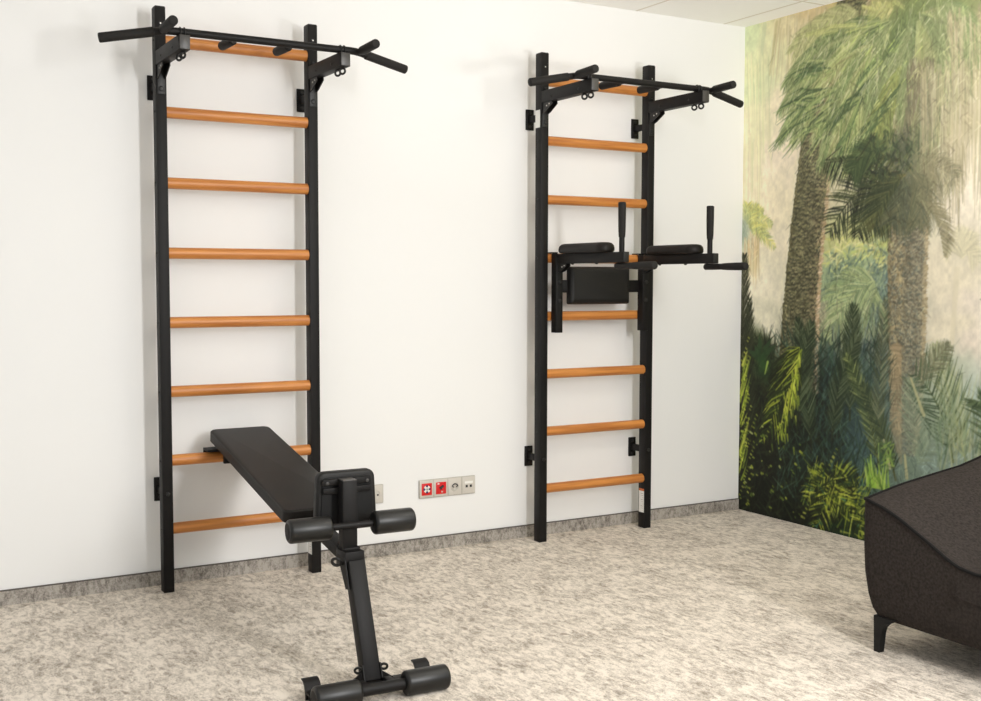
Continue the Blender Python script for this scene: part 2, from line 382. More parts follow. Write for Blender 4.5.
    for k in range(90):
        p = (rnd.uniform((0.672, 1.202)[0], (1.018, 1.207)[0]), rnd.uniform((0.866, 0.855)[1], (0.856, 1.205)[1]))
        stroke(p, (p[0]+rnd.uniform(-.03, .03), p[1]-rnd.uniform(.08, .2)), .006, .002, pick([(110,128,112), (95,110,112), (150,150,120), (84,98,84)]), .55)
    # --- the two trunks
    trunk([((0.673, 2.709), (0.891, 2.664)), ((0.524, 2.440), (0.811, 2.393)), ((0.455, 2.141), (0.715, 2.110)), ((0.412, 1.853), (0.649, 1.835)), ((0.381, 1.623), (0.621, 1.612)), ((0.350, 1.390), (0.599, 1.387)), ((0.326, 1.142), (0.585, 1.148)), ((0.303, 0.860), (0.585, 0.877)), ((0.307, 0.707), (0.589, 0.731))],
          [(98,94,66), (100,98,70), (112,108,78), (106,102,76), (124,114,86), (160,140,108)], [(205,176,140), (176,150,110), (222,200,170)],
          [(146,142,98), (162,154,112), (130,128,88)], [(62,62,48), (74,72,56), (56,58,50)], 1700, size=.015)
    trunk([((1.099, 2.298), (1.329, 2.262)), ((1.036, 2.024), (1.305, 1.993)), ((1.006, 1.807), (1.273, 1.786)), ((1.019, 1.594), (1.257, 1.583)), ((1.025, 1.382), (1.252, 1.379)), ((1.031, 1.159), (1.253, 1.164)), ((1.037, 0.955), (1.247, 0.966)), ((1.056, 0.722), (1.243, 0.739)), ((1.069, 0.469), (1.216, 0.488))],
          [(118,108,80), (152,138,104), (150,138,104), (122,116,94), (130,124,102), (136,130,108), (156,148,124)], [(196,180,145), (160,146,110)],
          [(166,158,128), (148,142,114), (178,170,140)], [(92,90,76), (104,102,88), (94,106,100)], 1500, size=.011)
    m = np.clip(((1.145, 0.730)[1]+.05-gZ)/.35, 0, 1)*np.exp(-((gS-(1.155, 0.587)[0])/.16)**2)*.45; put(m, (116,132,120))
    stroke((1.085, 0.967), (1.102, 0.580), .034, .030, (172,148,112), .75); stroke((1.102, 0.580), (1.130, 0.428), .028, .010, (150,140,110), .6)
    for k in range(90):
        v = rnd.uniform(345, 432); z_ = (1.085, 0.967)[1]-(v-350)*((1.085, 0.967)[1]-(1.102, 0.580)[1])/80
        stroke(((1.089, 0.822)[0]-.03, z_), ((1.089, 0.822)[0]+.03, z_), .003, .003, pick([(186,164,126), (150,130,98)]), .5)
    # --- upper crowns
    G1 = [(104,124,76), (130,146,94), (82,104,64), (156,166,114), (112,124,82), (168,172,122)]; G2 = [(148,162,98), (174,182,122), (120,140,82), (198,202,144), (156,152,104)]
    DK = [(70,90,60), (60,78,56), (84,102,70)]
    blob((1.095, 2.439), .22, .16, (98,116,72), .85); blob((0.881, 2.550), .14, .10, (112,130,78), .7); blob((1.268, 2.317), .14, .24, (122,130,88), .65); blob((0.726, 2.407), .07, .10, (100,112,76), .45)
    for e in [(0.570, 2.534), (0.461, 2.440), (0.421, 2.364), (0.529, 2.261), (0.381, 2.516)]:
        frond((0.829, 2.623), (((0.829, 2.623)[0]+e[0])/2-.02, ((0.829, 2.623)[1]+e[1])/2+.10), e, .22, 60, 24, [(170,172,118), (150,158,104), (186,184,134)], .006, a=.6, sag=.5)
    for e, cc in [((0.319, 2.348), G1), ((0.286, 2.215), G1), ((0.275, 2.057), G1), ((0.378, 2.046), G1), ((0.469, 2.150), G2), ((0.531, 2.173), G2), ((0.612, 1.970), G2), ((0.662, 1.839), G2), ((0.706, 1.961), G1), ((0.755, 2.065), G1), ((0.819, 2.097), G1), ((0.748, 1.847), G2), ((0.573, 1.897), G1), ((0.675, 2.125), G1), ((0.893, 2.127), G1)]:
        b_ = (1.050, 2.550)
        frond(b_, ((b_[0]+e[0])/2-.04, (b_[1]+e[1])/2+.20), e, .24, 62, 15, cc, .0060, a=rnd.uniform(.6, .9), sag=.45)
    for e, cc in [((0.979, 2.126), G1), ((1.031, 2.186), G1), ((1.106, 2.063), G1), ((1.166, 1.962), G2), ((1.230, 1.909), G2), ((1.210, 1.842), G2), ((1.284, 1.950), G1), ((1.327, 2.000), G2), ((1.367, 2.076), G1), ((1.407, 2.151), G1), ((1.436, 2.245), G1), ((1.411, 2.355), G2), ((1.250, 1.999), G2)]:
        b_ = (1.155, 2.548)
        frond(b_, ((b_[0]+e[0])/2+(.05 if e[0] > b_[0] else -.03), (b_[1]+e[1])/2+.10), e, .23, 66, 14, cc, .0056, a=rnd.uniform(.6, .9), sag=.5)
    for e in [(0.923, 1.939), (0.862, 1.906), (0.825, 1.875), (0.959, 1.975)]:
        frond((1.092, 2.346), (1.000, 2.228), e, .22, 70, 20, [(128,138,76), (150,156,88), (100,116,66)], .006, a=.8, sag=.7)
    blob((1.333, 2.477), .12, .20, (104,120,74), .75)
    for e in [(1.465, 2.284), (1.438, 2.183), (1.398, 2.117), (1.351, 2.258), (1.441, 2.394), (1.311, 2.147)]:
        b_ = (1.287, 2.576)
        frond(b_, ((b_[0]+e[0])/2+.03, (b_[1]+e[1])/2+.06), e, .20, 60, 15, G1, .0055, a=.75, sag=.5)
    for k in range(420):
        v_ = rnd.random(); z_ = (1.172, 2.342)[1]+((1.150, 1.917)[1]-(1.172, 2.342)[1])*v_; s_ = (1.194, 2.191)[0]-.03*v_+rnd.uniform(-.075, .075)
        stroke((s_, z_), (s_+rnd.uniform(-.015, .015), z_-rnd.uniform(.02, .07)), .0035, .0015, pick([(110,102,80), (92,86,70), (132,122,96), (84,84,66), (120,114,84)]), .6)
    for k in range(260):
        v_ = rnd.random(); s_ = (0.656, 2.343)[0]+((0.569, 2.025)[0]-(0.656, 2.343)[0])*v_+rnd.uniform(-.08, .08); z_ = (0.655, 2.358)[1]+((0.569, 2.051)[1]-(0.655, 2.358)[1])*v_
        stroke((s_-.008, z_), (s_+.008, z_), .005, .005, pick([(126,112,84), (150,136,106), (96,88,66)]), .55)
        stroke((s_-.010, z_-.011), (s_+.010, z_-.011), .003, .003, (72,66,52), .5)
    for e, cc in [((0.426, 2.145), G2), ((0.514, 2.031), G2), ((0.581, 2.085), G1), ((0.640, 1.917), G2)]:
        b_ = (0.945, 2.466); frond(b_, ((b_[0]+e[0])/2-.03, (b_[1]+e[1])/2+.12), e, .16, 34, 16, cc, .005, a=.8, sag=.5)
    for a_, b_, n_, sp_ in [((0.645, 2.260), (0.293, 2.203), 16, .05), ((0.684, 2.274), (0.275, 2.046), 18, .05), ((0.712, 2.210), (0.371, 2.015), 16, .05), ((0.681, 2.394), (0.320, 2.327), 14, .05), ((0.765, 2.183), (0.515, 1.980), 18, .06), ((0.841, 2.193), (0.657, 1.804), 22, .07), ((1.072, 2.208), (0.786, 1.903), 20, .08), ((1.215, 2.234), (1.254, 1.861), 26, .09), ((1.324, 2.263), (1.385, 2.029), 18, .09), ((0.948, 2.370), (0.702, 2.112), 24, .10)]:
        for k in range(n_):                    # single leaflets that stand out at the tips
            o_ = rnd.uniform(-sp_, sp_); t0 = rnd.uniform(0, .5)
            p = (a_[0]+(b_[0]-a_[0])*t0+o_*.5, a_[1]+(b_[1]-a_[1])*t0+o_); q = (b_[0]+o_*1.2+rnd.uniform(-.03, .03), b_[1]+o_*.8+rnd.uniform(-.05, .06))
            mid = ((p[0]+q[0])/2-.01, (p[1]+q[1])/2+.03)
            c_ = pick([(70,92,56), (86,108,66), (60,80,52), (126,144,88), (160,172,110)]); stroke(p, mid, .0045, .0045, c_, .8); stroke(mid, q, .0045, .0008, c_, .85)
    for k in range(420):                       # gaps of bright mist between the leaflets
        p = (rnd.uniform((0.360, 2.467)[0], (1.445, 2.288)[0]), rnd.uniform((0.962, 1.863)[1], (0.941, 2.620)[1])); an = R(rnd.uniform(225, 260) if p[0] < (1.097, 2.345)[0] else rnd.uniform(255, 290)); l = rnd.uniform(.02, .07)
        stroke(p, (p[0]+l*math.cos(an), p[1]+l*math.sin(an)), .0026, .001, pick([(226,224,180), (206,210,150), (234,226,196)]), .5)
    for k in range(260):                       # flecks of sun in the crowns
        p = (rnd.uniform((0.520, 2.594)[0], (1.425, 2.424)[0]), rnd.uniform((0.956, 2.081)[1], (0.940, 2.648)[1])); l = rnd.uniform(.015, .05)
        if rnd.random() < .55*(1-abs(p[0]-(0.978, 2.365)[0])/.7):
            stroke(p, (p[0]-l*.8, p[1]-l*.7), .0030, .0012, pick([(206,218,120), (232,238,160), (180,204,104), (240,238,196)]), .75)
    for a_, b_, w_ in [((0.458, 2.575), (0.636, 2.587), .012), ((0.636, 2.587), (0.793, 2.567), .016), ((0.729, 2.550), (0.869, 2.557), .010), ((0.521, 2.568), (0.676, 2.560), .008), ((0.829, 2.652), (1.002, 2.588), .016), ((0.868, 2.577), (1.036, 2.628), .012), ((1.018, 2.642), (1.090, 2.589), .010)]:
        for k in range(10):
            o_ = rnd.uniform(-.012, .012); stroke((a_[0], a_[1]+o_), (b_[0], b_[1]+o_), w_*.14, w_*.16, pick([(206,208,122), (222,220,150), (186,194,110), (150,160,96)]), .5)
    for e in [(0.942, 2.591), (0.891, 2.654), (0.829, 2.633), (0.965, 2.634)]:
        frond((1.031, 2.601), (0.978, 2.603), e, .05, 26, 55, [(206,200,130), (176,176,105), (140,150,92), (220,214,160)], .004, a=.55)
    # brown hanging skirt right of the second trunk and its dark throat
    blob((1.219, 2.095), .09, .20, (104,98,78), .6); blob((1.081, 1.914), .10, .10, (66,76,58), .8); blob((1.115, 1.755), .10, .09, (84,90,68), .7)
    hang((1.362, 2.257), .17, 150, .2, .55, [(160,152,116), (182,172,136), (140,134,104), (206,198,166)], .0036, .5, .03)
    hang((1.319, 1.901), .12, 80, .1, .35, [(144,138,104), (130,124,94), (172,162,130)], .0038, .65, .06)
    hang((1.452, 2.065), .14, 45, .25, .55, [(186,174,142), (166,158,126), (210,200,170)], .0045, .55, 0)
    hang((1.475, 2.480), .14, 60, .1, .4, [(186,172,138), (206,194,160), (164,150,118)], .0045, .5, .05)
    # --- dark fan of leaves across the middle
    D2 = [(38,46,34), (48,58,40), (58,66,42), (32,38,32), (74,82,50)]
    frond((1.082, 1.876), (0.899, 1.908), (0.600, 1.905), .17, 26, 62, D2, .0070, side=1, sag=.5, a=.92, rach=(44,44,34))
    frond((1.082, 1.876), (0.899, 1.908), (0.613, 1.914), .05, 40, 45, D2, .005, side=-1, sag=.2, a=.95)
    frond((1.084, 1.819), (0.826, 1.821), (0.650, 1.550), .20, 24, 50, D2, .0075, sag=.2, a=.92, rach=(52,50,36))
    frond((1.096, 1.804), (0.915, 1.784), (0.834, 1.523), .19, 26, 46, D2, .0070, sag=.3, a=.92, rach=(96,92,52))
    frond((1.113, 1.803), (0.996, 1.764), (0.934, 1.559), .2, 46, 40, [(66,76,48), (92,96,58), (50,60,42)], .006, sag=.3, a=.9, rach=(120,112,64))
    frond((1.113, 1.817), (1.117, 1.684), (1.049, 1.583), .18, 50, 40, [(74,84,62), (96,98,70), (60,70,56)], .005, sag=.3, a=.6)
    frond((1.130, 1.834), (1.229, 1.747), (1.195, 1.563), .18, 60, 35, [(92,96,68), (112,112,80), (78,84,64)], .005, sag=.4, a=.5)
    frond((1.083, 1.838), (1.254, 1.861), (1.393, 1.767), .16, 46, 45, [(110,110,80), (130,126,94), (92,96,72)], .004, sag=.6, a=.5)
    frond((1.232, 1.677), (1.317, 1.603), (1.344, 1.419), .12, 30, 45, [(120,116,86), (140,134,102)], .006, side=1, sag=.3, a=.75)
    frond((1.021, 1.930), (0.885, 1.968), (0.787, 1.844), .16, 60, 40, [(60,78,48), (84,100,60), (50,64,44)], .006, sag=.3, a=.85)
    for k in range(160):
        p = (rnd.uniform((0.898, 1.942)[0], (1.150, 1.917)[0]), rnd.uniform((1.024, 1.810)[1], (1.018, 2.026)[1]))
        stroke(p, (p[0]+rnd.uniform(-.04, .04), p[1]-rnd.uniform(.01, .05)), .005, .002, pick([(72,92,56), (50,66,46), (104,112,64), (44,54,44)]), .7)
    for a_, b_ in [((0.938, 1.841), (0.966, 1.935)), ((0.824, 1.900), (0.927, 2.021)), ((0.613, 1.919), (0.718, 1.980))]:
        stroke(a_, b_, .004, .003, (48,48,36), .8)
    # fine leaf grain everywhere there is foliage, varying the colour already there
    for k in range(8000):
        p = (rnd.uniform(0, 1.9), rnd.uniform(0, HC)); i_, j_ = int(p[0]/ds_s), int(p[1]/ds_z)
        c_ = I[min(j_, nH-1), min(i_, nW-1)]
        if c_.sum() > 500: continue
        v_ = rnd.choice((.62, .72, .8, 1.18, 1.3, 1.45)); an = R(rnd.uniform(200, 330)) if p[1] > 1.15 else R(rnd.uniform(20, 160)); l = rnd.uniform(.015, .06)
        q = (p[0]+l*math.cos(an), p[1]+l*math.sin(an))
        stroke(p, q, .0030, .0012, [min(235, x_*v_) for x_ in c_], .55)
    # --- undergrowth: haze first, then dark leaves, then the lime ones in the light
    blob((0.753, 0.694), .20, .18, (42,56,54), .7); blob((0.950, 0.553), .12, .14, (84,102,98), .4)
    UG = [(40,46,30), (34,36,26), (50,60,38), (28,30,24), (58,72,48)]
    for k in range(1100):
        p = (rnd.uniform(0, (0.746, 0.436)[0]), rnd.uniform(0, (0.383, 0.956)[1])); an = rnd.uniform(.2, 2.9); l = rnd.uniform(.05, .16)
        if p[0] > .32 and p[1] > .62+.3*rnd.random(): continue
        stroke(p, (p[0]+l*math.cos(an), p[1]+l*math.sin(an)), .007, .0015, pick(UG[:4]), .6)
    for k in range(260):
        p = (rnd.uniform((0.569, 0.677)[0], (1.026, 0.719)[0]), rnd.uniform((0.819, 0.190)[1], (0.798, 0.952)[1])); an = rnd.uniform(.6, 2.5); l = rnd.uniform(.04, .12)
        stroke(p, (p[0]+l*math.cos(an), p[1]+l*math.sin(an)), .007, .002, pick([(52,74,72), (40,58,56), (66,92,80), (84,110,96), (44,66,44)]), .5)
    for k in range(700):                       # dark leaflets and small lime glints over the shady bank
        p = (rnd.uniform(.30, 1.05), rnd.uniform(.12, 1.0)); an = R(rnd.uniform(30, 150)); l = rnd.uniform(.04, .13)
        stroke(p, (p[0]+l*math.cos(an), p[1]+l*math.sin(an)), .0045, .0015, pick([(34,44,34), (44,58,46), (60,84,66), (78,104,84), (36,50,48)]), .65)
    frond((0.012, 0.511), (0.011, 0.909), (0.024, 1.444), .16, 60, 28, [(48,50,34), (60,62,44), (36,38,28)], .006, sag=.1, a=.9, rach=(40,40,30))
    frond((0.103, 0.408), (0.064, 0.743), (0.070, 1.192), .14, 50, 26, [(52,56,38), (40,44,30)], .006, sag=.1, a=.85)
    for e in [(0.153, 1.011), (0.247, 0.988), (0.115, 0.943), (0.218, 0.909), (0.060, 0.912), (0.278, 0.951)]:   # broad leaves
        b_ = (0.157, 0.850); mx = ((b_[0]+e[0])/2, (b_[1]+e[1])/2+.01)
        stroke(b_, mx, .004, .018, (42,58,36), .95); stroke(mx, e, .018, .002, (50,70,42), .95)
    blob((0.181, 0.835), .05, .07, (52,84,40), .8); stroke((0.219, 0.854), (0.198, 0.787), .008, .003, (150,176,80), .9)
    for b_, c_, e in [((0.555, 0.411), (0.503, 0.777), (0.437, 1.102)), ((0.465, 0.560), (0.459, 0.827), (0.538, 1.084)), ((0.808, 0.597), (0.800, 0.901), (0.818, 1.179)), ((0.691, 0.481), (0.710, 0.793), (0.848, 1.014))]:
        frond(b_, c_, e, .13, 46, 34, [(52,64,42), (72,84,58), (40,52,36), (92,104,74)], .006, sag=-.1, a=.88, rach=(48,54,36))
    LM = [(176,186,62), (150,166,56), (200,206,84), (122,140,50), (96,116,44)]
    DL = [(46,54,28), (36,42,24), (64,78,36)]
    # lime frond left of centre
    for c_, e in [((0.354, 0.917), (0.227, 0.507)), ((0.413, 0.931), (0.320, 0.446)), ((0.387, 0.768), (0.183, 0.418))]:
        frond((0.463, 0.955), c_, e, .15, 34, 38, DL+DL+DL+LM[:2], .006, sag=.5, a=.9)
    for k in range(80):
        t = rnd.random(); w_ = rnd.uniform(0, 1)
        u_ = (0.463, 0.933)[0]+((0.260, 0.428)[0]-(0.463, 0.933)[0])*t*w_**.5; z_ = (0.463, 0.933)[1]+((0.261, 0.400)[1]-(0.463, 0.933)[1])*t
        stroke((u_, z_), (u_+.006, z_-rnd.uniform(.015, .05)), .006, .003, pick(LM), .85)
    for a_, b_ in [((0.450, 0.890), (0.364, 0.799)), ((0.436, 0.852), (0.284, 0.705)), ((0.445, 0.799), (0.344, 0.732)), ((0.424, 0.771), (0.391, 0.606)), ((0.402, 0.748), (0.357, 0.483)), ((0.374, 0.702), (0.313, 0.456)), ((0.408, 0.813), (0.413, 0.635)), ((0.470, 0.934), (0.407, 0.866))]:
        stroke(a_, b_, .005, .0025, pick(LM[:3]), .9)
    for k in range(46):                        # lime blades against the corner
        z_ = rnd.uniform((0.019, 0.169)[1], (0.005, 0.852)[1]); s_ = rnd.uniform(0, .05)
        stroke((s_, z_), (s_+.035, z_+rnd.uniform(.06, .13)), .006, .002, pick(LM[1:]), .75)
    for k in range(150):                       # flecks low in the corner and across the dark bank
        p = (rnd.uniform(.01, .62), rnd.uniform(.02, .50)); near = math.exp(-((p[0]-.09)/.09)**2)
        if rnd.random() < .25+.75*near:
            s_ = rnd.uniform(.005, .012); stroke(p, (p[0]+s_*rnd.uniform(.5, 2), p[1]-s_*rnd.uniform(0, 1)), s_*.6, s_*.5, pick(LM+[(196,204,120)]), .8)
    # bright fern low centre, beside the sofa
    for k in range(30):
        t = k/29
        s0 = (0.486, 0.295)[0]+t*((0.922, 0.208)[0]-(0.486, 0.295)[0]); z0 = (0.583, 0.150)[1]+rnd.uniform(-.05, .05)
        l = rnd.uniform(.10, .24); an = R(60+rnd.uniform(-18, 22))
        stroke((s0, z0), (s0+l*math.cos(an), z0+l*math.sin(an)), .0048, .0015, pick(LM), .85)
    for c_, e in [((0.655, 0.320), (0.519, 0.139)), ((0.736, 0.332), (0.868, 0.300)), ((0.724, 0.278), (0.925, 0.107)), ((0.685, 0.220), (0.587, -0.009)), ((0.753, 0.179), (0.901, 0.027))]:
        frond((0.697, 0.284), c_, e, .13, 18, 52, LM[:3]+DL+DL, .0062, sag=.3, a=.85)
    for k in range(90):
        p = (rnd.uniform((0.531, 0.248)[0], (0.934, 0.210)[0]), rnd.uniform(.0, (0.749, 0.334)[1])); an = rnd.uniform(0, 3.1); l = rnd.uniform(.02, .07)
        stroke(p, (p[0]+l*math.cos(an), p[1]+l*math.sin(an)), .006, .002, pick(LM+DL+[(60,110,90), (46,80,60)]), .7)
    # right side: arching grey-green fronds
    RG = [(96,112,76), (74,92,62), (120,136,96), (58,74,52)]
    frond((1.005, 0.371), (0.920, 0.709), (0.773, 0.925), .10, 40, 42, [(60,74,44), (92,106,62), (140,150,84)], .006, sag=0, a=.85, rach=(70,76,48))
    frond((1.103, 0.337), (1.010, 0.619), (0.880, 0.786), .10, 40, 42, [(50,62,42), (80,92,56)], .006, sag=0, a=.85, rach=(80,84,52))
    frond((0.987, 0.567), (0.991, 0.864), (1.018, 1.207), .10, 40, 36, [(92,98,72), (130,132,98), (70,78,56)], .005, sag=0, a=.8)
    blob((1.316, 0.722), .12, .14, (190,200,172), .6)
    frond((1.423, 0.470), (1.371, 0.751), (1.199, 0.859), .21, 17, 62, [(66,84,56), (56,74,50), (82,98,66)], .0072, sag=-.9, a=.92, rach=(100,112,70))
    frond((1.503, 0.444), (1.408, 0.754), (1.313, 1.003), .14, 36, 40, [(160,168,114), (130,142,96), (184,188,136)], .005, sag=-.2, a=.55, rach=(170,176,120))
    frond((1.241, 0.810), (1.293, 0.931), (1.390, 1.006), .10, 26, 45, [(100,106,78), (130,132,102)], .005, sag=.2, a=.8, rach=(110,112,84))
    frond((1.270, 0.410), (1.188, 0.638), (1.177, 0.829), .12, 36, 48, [(130,144,116), (112,128,104), (160,170,140)], .005, sag=-.3, a=.7)
    frond((1.213, 0.402), (1.282, 0.554), (1.390, 0.637), .12, 30, 45, [(120,138,112), (140,156,130)], .005, sag=.3, a=.6)
    for k in range(120):
        p = (rnd.uniform((1.321, 0.559)[0], (1.566, 0.589)[0])+.02, rnd.uniform((1.463, 0.392)[1], (1.451, 0.758)[1])); l = rnd.uniform(.06, .18)
        stroke(p, (p[0]+rnd.uniform(-.03, .05), p[1]+l), .005, .002, pick([(150,166,126), (176,184,140), (120,140,110), (190,192,150), (90,112,82)]), .5)
    for b_, e in [((1.177, 0.838), (1.256, 0.669)), ((1.025, 0.522), (1.065, 0.390)), ((1.153, 0.465), (1.168, 0.356))]:
        stroke(b_, e, .006, .009, (196,190,140), .85)
    for k in range(26):
        s0 = (0.969, 0.316)[0]+rnd.uniform(-.04, .10); stroke((s0, (1.007, 0.282)[1]), (s0+rnd.uniform(-.06, .02), (1.007, 0.282)[1]+rnd.uniform(.06, .16)), .007, .002, pick([(150,190,70), (180,206,96), (110,150,60)]), .85)
    for k in range(30):
        p = (1.064, 0.453); stroke((p[0]+rnd.uniform(-.07, .03), p[1]+rnd.uniform(-.06, .07)), (p[0]+rnd.uniform(-.07, .03), p[1]+rnd.uniform(-.06, .07)), .005, .002, pick([(150,180,80), (90,120,60), (60,84,56)]), .7)
    # the print goes on beyond the sofa
    for k in range(16):
        b_ = (rnd.uniform(1.7, 3.2), rnd.uniform(.1, .7)); e = (b_[0]+rnd.uniform(-.4, .4), b_[1]+rnd.uniform(.4, .9))
        frond(b_, ((b_[0]+e[0])/2, e[1]), e, .2, 40, 40, RG, .007, a=.8)
    for k in range(110):
        g_ = rnd.choice((0, 0, 1, 2)); r0 = [(rnd.uniform(.0, .30), rnd.uniform(.04, .62)), (rnd.uniform(.3, .7), rnd.uniform(.05, .55)), (rnd.uniform(.0, .06), rnd.uniform(.3, 1.0))][g_]
        an = R(rnd.uniform(20, 70)); sp_ = rnd.uniform(.016, .026)
        for j in range(rnd.choice((1, 2, 3, 4)) if rnd.random() < .55 else 0):
            p = (r0[0]+j*sp_*.5, r0[1]+j*sp_); stroke(p, (p[0]+.010, p[1]-.006), .0042, .0032, pick(LM+[(150,160,70)]), .75)
    # a second, lighter pass
    for k in range(4500):
        p = (rnd.uniform(0, 1.9), rnd.uniform(0, HC)); i_, j_ = int(p[0]/ds_s), int(p[1]/ds_z)
        c_ = I[min(j_, nH-1), min(i_, nW-1)]
        if c_.sum() > 500: continue
        v_ = rnd.choice((.6, .7, .8, 1.15, 1.25)); an = R(rnd.uniform(200, 330)) if p[1] > 1.15 else R(rnd.uniform(20, 160)); l = rnd.uniform(.015, .06)
        q = (p[0]+l*math.cos(an), p[1]+l*math.sin(an))
        stroke(p, q, rnd.choice((.0022, .003)), .001, [min(235, x_*v_) for x_ in c_], .4)
    # --- morning haze over the distance, thicker to the upper right
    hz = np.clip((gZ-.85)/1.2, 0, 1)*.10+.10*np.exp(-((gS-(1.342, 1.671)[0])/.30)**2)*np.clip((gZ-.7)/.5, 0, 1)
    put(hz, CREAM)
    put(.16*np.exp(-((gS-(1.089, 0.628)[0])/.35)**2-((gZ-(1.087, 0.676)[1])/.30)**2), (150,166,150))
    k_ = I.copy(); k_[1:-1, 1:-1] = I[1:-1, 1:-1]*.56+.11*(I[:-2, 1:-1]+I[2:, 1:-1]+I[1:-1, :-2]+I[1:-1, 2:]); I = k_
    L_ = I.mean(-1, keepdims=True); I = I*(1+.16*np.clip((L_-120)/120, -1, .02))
    # --- sheet
    I = np.clip(I*(0.925+.21*np.exp(-gS/.35))[..., None], 2, 248)/255.0  # colours lifted towards the room corner, painted in to offset weaker light there
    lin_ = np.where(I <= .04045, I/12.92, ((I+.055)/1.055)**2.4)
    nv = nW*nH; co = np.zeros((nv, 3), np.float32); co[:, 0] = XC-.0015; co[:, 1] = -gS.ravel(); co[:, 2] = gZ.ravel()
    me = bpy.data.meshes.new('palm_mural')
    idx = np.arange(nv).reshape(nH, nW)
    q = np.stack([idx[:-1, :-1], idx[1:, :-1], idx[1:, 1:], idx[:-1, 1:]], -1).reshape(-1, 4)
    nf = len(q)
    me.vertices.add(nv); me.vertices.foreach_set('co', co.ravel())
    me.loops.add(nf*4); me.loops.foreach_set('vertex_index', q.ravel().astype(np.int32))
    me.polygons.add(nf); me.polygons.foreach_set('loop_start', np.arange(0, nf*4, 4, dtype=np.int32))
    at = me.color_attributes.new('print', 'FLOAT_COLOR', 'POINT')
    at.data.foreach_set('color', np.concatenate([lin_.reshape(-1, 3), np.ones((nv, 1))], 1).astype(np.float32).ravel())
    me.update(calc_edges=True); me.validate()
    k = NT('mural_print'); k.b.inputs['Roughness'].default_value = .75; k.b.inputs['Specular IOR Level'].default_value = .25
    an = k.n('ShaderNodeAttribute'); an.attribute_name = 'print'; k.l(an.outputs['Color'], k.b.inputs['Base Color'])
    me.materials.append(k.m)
    o = bpy.data.objects.new('palm_mural', me); C.objects.link(o)
    o['label'] = 'wall mural of misty palm trees and jungle covering the right wall'; o['category'] = 'mural'
    return o
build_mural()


# ------------------------------------------------------------------ wall bars
W_, PW, PD, G, HL = 0.651, 0.0430, 0.0530, 0.0910, 2.40
HALF = (W_+PW)/2
X1, X2 = 1.0194, 2.8638
def make_wall_bars(x0, label, tag_high):
    t = thing('stall_bars', label, 'stall bars', (x0+HALF, 0, 0), 0, 'black steel stall bars with wooden rungs')
    yf, yb = -G-PD, -G
    for s in (-1, 1):
        xl = s*(HALF-PW/2)-PW/2
        bm = BM(); box(bm, (xl, yf, 0.0), (xl+PW, yb, HL), 0.002)
        post = obj('post', bm, 'metal', t)
        bm = BM(); box(bm, (xl+0.002, yf+0.002, HL-0.001), (xl+PW-0.002, yb-0.002, HL+0.003), 0.001)
        obj('post_cap', bm, 'bolt', post)
        bm = BM(); tube(bm, [(xl+PW/2, yf-0.0012, 2.335), (xl+PW/2, yf+0.001, 2.335)], 0.006, seg=12)
        hole = obj('bolt_hole', bm, 'black', post)
        bm = BM(); tube(bm, [(xl+PW/2+0.001, yf-0.0022, 2.3335), (xl+PW/2+0.001, yf-0.001, 2.3335)], 0.0028, seg=10)
        obj('screw_tip', bm, 'steel', post)
        for zz, rr in ((0.415, 0.009),):
            bm = BM(); bolt(bm, (xl+PW/2, yf, zz), (0, -1, 0), rr, 0.007); obj('bolt', bm, 'bolt', post)
        for i in range(8):                     # small screw heads on the outer side where each rung is fixed
            bm = BM(); xs = -HALF if s < 0 else HALF
            bolt(bm, (xs, (yf+yb)/2, 0.2635+0.2865*i), (s, 0, 0), 0.005, 0.002); obj('rung_screw', bm, 'bolt', post)
        if s > 0:                              # maker's label low on the inner side
            bm = BM(); box(bm, (xl-0.0008, yf+0.005, 0.083), (xl, yb-0.006, 0.196), 0); obj('label_strip', bm, 'white', post)
            bm = BM(); box(bm, (xl-0.0008, yf+0.005, 0.196), (xl, yb-0.006, 0.208), 0); obj('label_band', bm, 'orange', post)
            bm = BM()
            for i in range(9):
                zz = 0.093+i*0.011; box(bm, (xl-0.0011, yf+0.010, zz), (xl-0.0007, yf+0.018+0.012*((i*7) % 3)/2, zz+0.003), 0)
            obj('print', bm, 'plate2', post)
        elif tag_high:
            bm = BM(); box(bm, (xl-0.0008, yf+0.011, 2.043), (xl, yb-0.001, 2.128), 0); obj('label_strip', bm, 'white', post)
        for zz in (2.095, 0.414):              # wall brackets: plate, stub and two screws
            xc = xl+PW/2
            bm = BM(); box(bm, (xc-0.0235, -0.007, zz-0.051), (xc+0.0235, 0.0, zz+0.051), 0.003)
            br = obj('mounting_bracket', bm, 'metal', t)
            bm = BM(); box(bm, (xc-0.011, yb, zz-0.016), (xc+0.011, -0.006, zz+0.016), 0.003); obj('bracket_arm', bm, 'metal', br)
            for dz in (-0.034, 0.034):
                bm = BM(); bolt(bm, (xc, -0.007, zz+dz), (0, -1, 0), 0.008, 0.004); obj('screw', bm, 'bolt', br)
    for i in range(8):
        z = 0.2635+0.2865*i
        bm = BM(); xa = HALF-PW
        tube(bm, [(-xa, 0, 0), (xa, 0, 0)], 0.0235, seg=28)
        r = obj('rung', bm, 'wood', t); r.location = (0, (yf+yb)/2, z)
    return t
make_wall_bars(X1, 'left black steel stall bars with wooden rungs, sit-up bench hooked on', False)
make_wall_bars(X2, 'right black steel stall bars with wooden rungs, nearer the palm mural', True)

